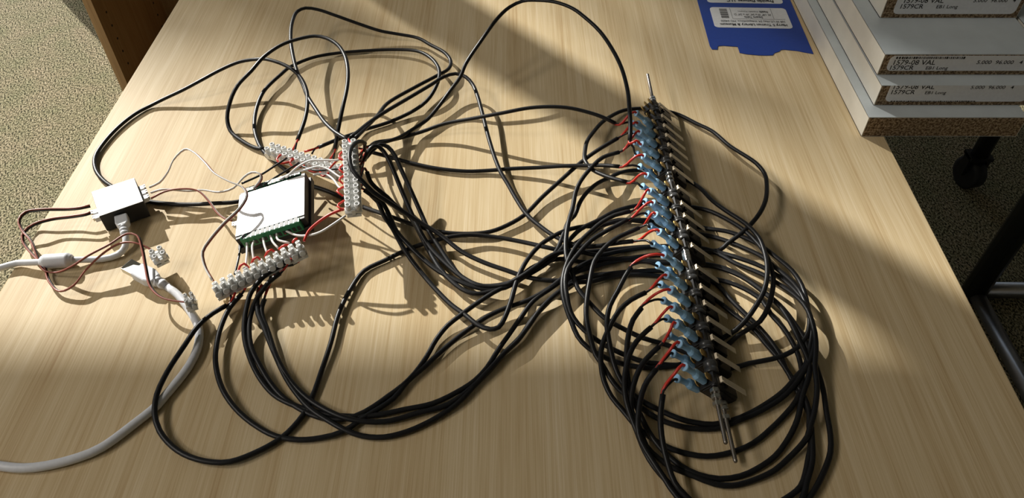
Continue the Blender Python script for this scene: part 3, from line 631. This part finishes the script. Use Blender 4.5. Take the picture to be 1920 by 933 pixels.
ribbon('black and red ribbon wire from the lower left socket of the small box','172,398,10 160,402,10 135,406,9 96,411,8 64,420.6,8 45,435,6 43,451,5 64,480,4 84,499,4 88,515,3 93,528,3 112.5,546,3 138,535,6 161,506,9 193,475,13 225,456,15 248,454,16 273,462,14 290,472,12')
ribbon('thin wire pair arching from the small box across the larger box','280,351,10 299,342,12 315,322,18 325,300,22 346,280,26 363,285,28 385,305,30 403,325,31 434,342,31 454,350,30 463,366,29 450,390,27 418,421,23 392,452,18 380,472,15 384,498,12 399,526,10',mk=('brown_wire','white_wire'))
ribbon('thin wire pair making a small ring behind the larger box','283,361,10 305,355,12 353,358,10 380,356,10 411,360,12 438,352,15 457,332,20 472,323,23 488,326,24 490,335,22 476,354,17',mk=('brown_wire','white_wire'))
ribbon('thin wire pair joining the two electronics boxes side by side','283,372,10 309,359,12 341,354,13 370,357,12 392,377,10 407,398,9 422,410,9 436,414,9',mk=('white_wire','brown_wire'))
G='white hook up wires below the green terminals'
for k,pth in enumerate(['463,452,14 463,475,15 461,497,15','477,450,15 473,462,17 476,488,16','493,445,17 496,460,18 501,474,18','507,441,18 512,454,20 523,466,20','519,437,19 521,449,20 542,455,21']):
    hook('hookup_wire','white wire %s green terminals to the near strip'%['leftmost of five from','second from left from','middle one from','fourth from left from','rightmost of five from'][k],pth,'white_wire',group=G)
hook('hookup_wire','long white wire sagging from the green terminals to the upright strip','537,433,20 557,441,22 578,441,24 600,435,28 625,420,32 648,404,34','white_wire')
hook('hookup_wire','black wire dropping from the left corner of the larger box','451,460,10 447,485,12 440,514,12','black_wire')
hook('hookup_wire','long red wire from the end of the near strip to the upright strip','570,452,24 578,434,26 592,420,29 618,402,33 645,391,35','red_wire',r=.0010)
hook('hookup_wire','straight black wire from the far strip toward the ring of thin wires','538,296,16 515,311,16 490,327,16 453,344,16','black_wire')
hook('hookup_wire','black wire from the far strip to the far edge of the larger box','561,305,16 530,324,18 505,340,20 490,350,18','black_wire')
hook('hookup_wire','uppermost white wire bridging from the larger box to the upright strip','536,333,24 558,313,30 582,301,33 610,300,35 632,300,36 643,296,36','white_wire')
hook('hookup_wire','white wire crossing behind the corner of the larger box to the upright strip','524,337,22 546,325,26 577,317,30 596,312,32 613,316,33 636,331,35 645,336,35','white_wire')
hook('hookup_wire','lowest white wire curving over to the upright strip','588,328,26 600,325,28 610,326,29 625,336,31 636,351,33 645,356,34','white_wire')
hook('hookup_wire','short black wire between the far strip and the upright strip','560,309,18 590,319,22 615,318,28 644,316,35','black_wire')
hook('hookup_wire','red wire slanting between the far strip and the upright strip','645,293,34 632,301,30 618,316,20','red_wire')
GR='red jumper loops along the upright terminal strip'
nm=['farthest','second','middle','fourth','nearest']
for k,pth in enumerate(['647,282,36 637,289,37 637,298,37 646,300,36','646,307,36 636,317,37 645,325,36','646,328,36 636,337,37 644,345,35','646,349,35 632,358,36 643,367,35','645,376,35 633,386,36 644,394,35']):
    hook('jumper_wire','red jumper loop on the left side of the upright strip, %s from the camera'%nm[k] if k else 'red jumper loop on the left side of the upright strip, at its far end',pth,'red_wire',group=GR)
GR='red jumper loops above the near terminal strip'
for k,pth in enumerate(['447,510,14 450,499,17 458,494,18 467,502,15','472,495,16 475,486,19 483,482,20 491,490,17','497,482,18 501,473,21 509,468,22 518,475,19','523,468,20 530,461,22 539,459,22 544,464,20','548,455,22 552,449,23 558,447,23']):
    hook('jumper_wire','red jumper loop over the near strip, %s'%['first from its left end','second from its left end','third from its left end','fourth from its left end','last at its right end'][k],pth,'red_wire',group=GR)
GR='red jumper loops in front of the far terminal strip'
for k,pth in enumerate(['527,290,14 519,298,14 526,306,13 545,302,13 551,297,14','549,296,14 544,306,14 551,313,13 564,313,13 571,308,14','568,310,14 575,317,14 590,322,14 600,318,15','600,322,15 606,330,16 617,324,17']):
    hook('jumper_wire','red jumper loop at the far strip, %s'%['leftmost one','second from the left','under the white wires','rightmost beside the upright strip'][k],pth,'red_wire',group=GR)
GR='red wires tucked under the green terminals'
for k in range(5):
    x=468+k*16; y=452-k*5.2; h=12+k*2
    hook('jumper_wire','short red wire bent under the green terminals, %s'%['at the left end','second from left','middle one','fourth from left','at the right end'][k],'%g,%g,%g %g,%g,%g %g,%g,%g %g,%g,%g'%(x,y-2,h,x+3,y+6,h-2,x+9,y+3,h-2,x+12,y-5,h),'red_wire',group=GR)
# ---------------------------------------------------------------- white usb cables
def usb_cable(label,path,r,h0=None):
    pts=trace(path); root=thing('usb_cable',label,'cable',(pts[0].x,pts[0].y,TZ)); b=MB(); b.tube(spline(pts,.004),r,14); part(b,'cord','usb',root); return root,pts
u1,pts=usb_cable('white usb cable with a round ferrite bead, plugged into the small box','234,436,7 236,450,6 234,463,4 222,477,2.5 193,485,2.5 165,486.5,3 135,487,4.5 107,489,5 77,491,5 50,492,4 32,493,3 0,502,2.5 -70,520,2.5',.0022)
f0=P(134,487,5.0); f1=P(79,490.5,5.0); d=(f1-f0); L_=d.length
b=MB(); b.lathe([(-.001,.0030),(0,.0040),(.0012,.0044),(.0016,.0049),(.003,.0050),(L_-.003,.0050),(L_-.0016,.0049),(L_-.0012,.0044),(L_,.0040),(L_+.001,.003)],f0,d,20); part(b,'ferrite_bead','usb',u1)
pl0=P(228,406,9); pl1=P(234,440,7); dd=(pl1-pl0).normalized(); sd=dd.cross(V((0,0,1))).normalized(); up=sd.cross(dd)
T=X4(pl0,sd,dd,up)
b=MB(); b.prism([(-.0042,0),(.0042,0),(.0044,.0075),(.0024,.0105),(-.0024,.0105),(-.0044,.0075)],-.0030,.0030,T); part(b,'plug','usb',u1,.0008)
b=MB(); b.lathe([(.0095,.0030),(.0110,.0030),(.0112,.0025),(.0124,.0025),(.0126,.0030),(.0138,.0030),(.0140,.0025),(.0152,.0025),(.0155,.0029),(.0165,.0028),(.0175,.0022)],pl0,dd,14); part(b,'strain_relief','usb',u1)
u2,pts=usb_cable('white usb cable with its loose plug, sweeping down to the lower left corner','315,538,4 334,553,3.5 350,573,3 363,593,2.6 371.5,611,2.6 373.6,632,2.6 369,656,2.6 354,686,2.6 333,714,2.6 311,740,2.6 295,759,2.6 253,793,2.6 189.5,839,2.6 147,857,2.6 84,873,2.6 42,877,2.6 0,873,2.6 -70,862,2.6',.0026)
q0=P(258,508,5.5); q1=P(312,536,4.5); dd=(q1-q0).normalized(); sd=dd.cross(V((0,0,1))).normalized(); up=sd.cross(dd); Lq=(q1-q0).length
T=X4(q0,sd,dd,up)
b=MB(); b.prism([(-.0055,0),(.0055,0),(.0058,Lq*.45),(.0038,Lq*.68),(-.0038,Lq*.68),(-.0058,Lq*.45)],-.0032,.0036,T); part(b,'plug','usb',u2,.0010)
b=MB(); b.lathe([(Lq*.64,.0036),(Lq*.76,.0036),(Lq*.77,.0030),(Lq*.83,.0030),(Lq*.84,.0034),(Lq*.92,.0033),(Lq*.93,.0028),(Lq*1.02,.0027)],q0,dd,14); part(b,'strain_relief','usb',u2)
b=MB(); b.box((-.0048,-.0095,-.0020),(.0048,.0002,.0024),T); part(b,'metal_shell','steel',u2,.0003)
# ---------------------------------------------------------------- light
sd=V((1.35,-1.55,-1.0)).normalized()
sl=bpy.data.lights.new('sun','SUN'); sl.energy=6.8; sl.angle=math.radians(.53); sl.color=(1,.97,.90)
so=bpy.data.objects.new('sun',sl); COL.objects.link(so); so.rotation_euler=sd.to_track_quat('-Z','Y').to_euler(); so.location=(-4,6,5)
wd=bpy.data.worlds.new('world'); SC.world=wd; wd.use_nodes=True; bg=wd.node_tree.nodes['Background']
bg.inputs['Color'].default_value=(.72,.84,1,1); bg.inputs['Strength'].default_value=.8
def panel(x,y):  # unseen fill lamp, added to lift the shaded tabletop
    r=thing('fill_light','unseen square fill light panel added at %s of the room'%('the left, nearer the windows' if y>0 else 'the left, farther from the windows'),'fill light',(x,y,2.75))
    b=MB(); b.box((-.31,-.31,-.02),(.31,.31,0)); f=b.build('fill_frame','ceil',r)
    l=bpy.data.lights.new('fill_lamp','AREA'); l.shape='SQUARE'; l.size=.58; l.energy=27; l.color=(1,.93,.86)
    o=bpy.data.objects.new('fill_lamp',l); COL.objects.link(o); o.location=(0,0,-.025); o.parent=r
for a,b_ in ((-2.3,.35),(-2.3,-.75)): panel(a,b_)
SC.view_settings.view_transform='Standard'; SC.view_settings.look='None'; SC.view_settings.exposure=0; SC.view_settings.gamma=1
SC.view_settings.use_curve_mapping=False
SC.cycles.max_bounces=8; SC.cycles.use_denoising=True; SC.cycles.sample_clamp_indirect=8
SC.cycles.caustics_reflective=False; SC.cycles.caustics_refractive=False
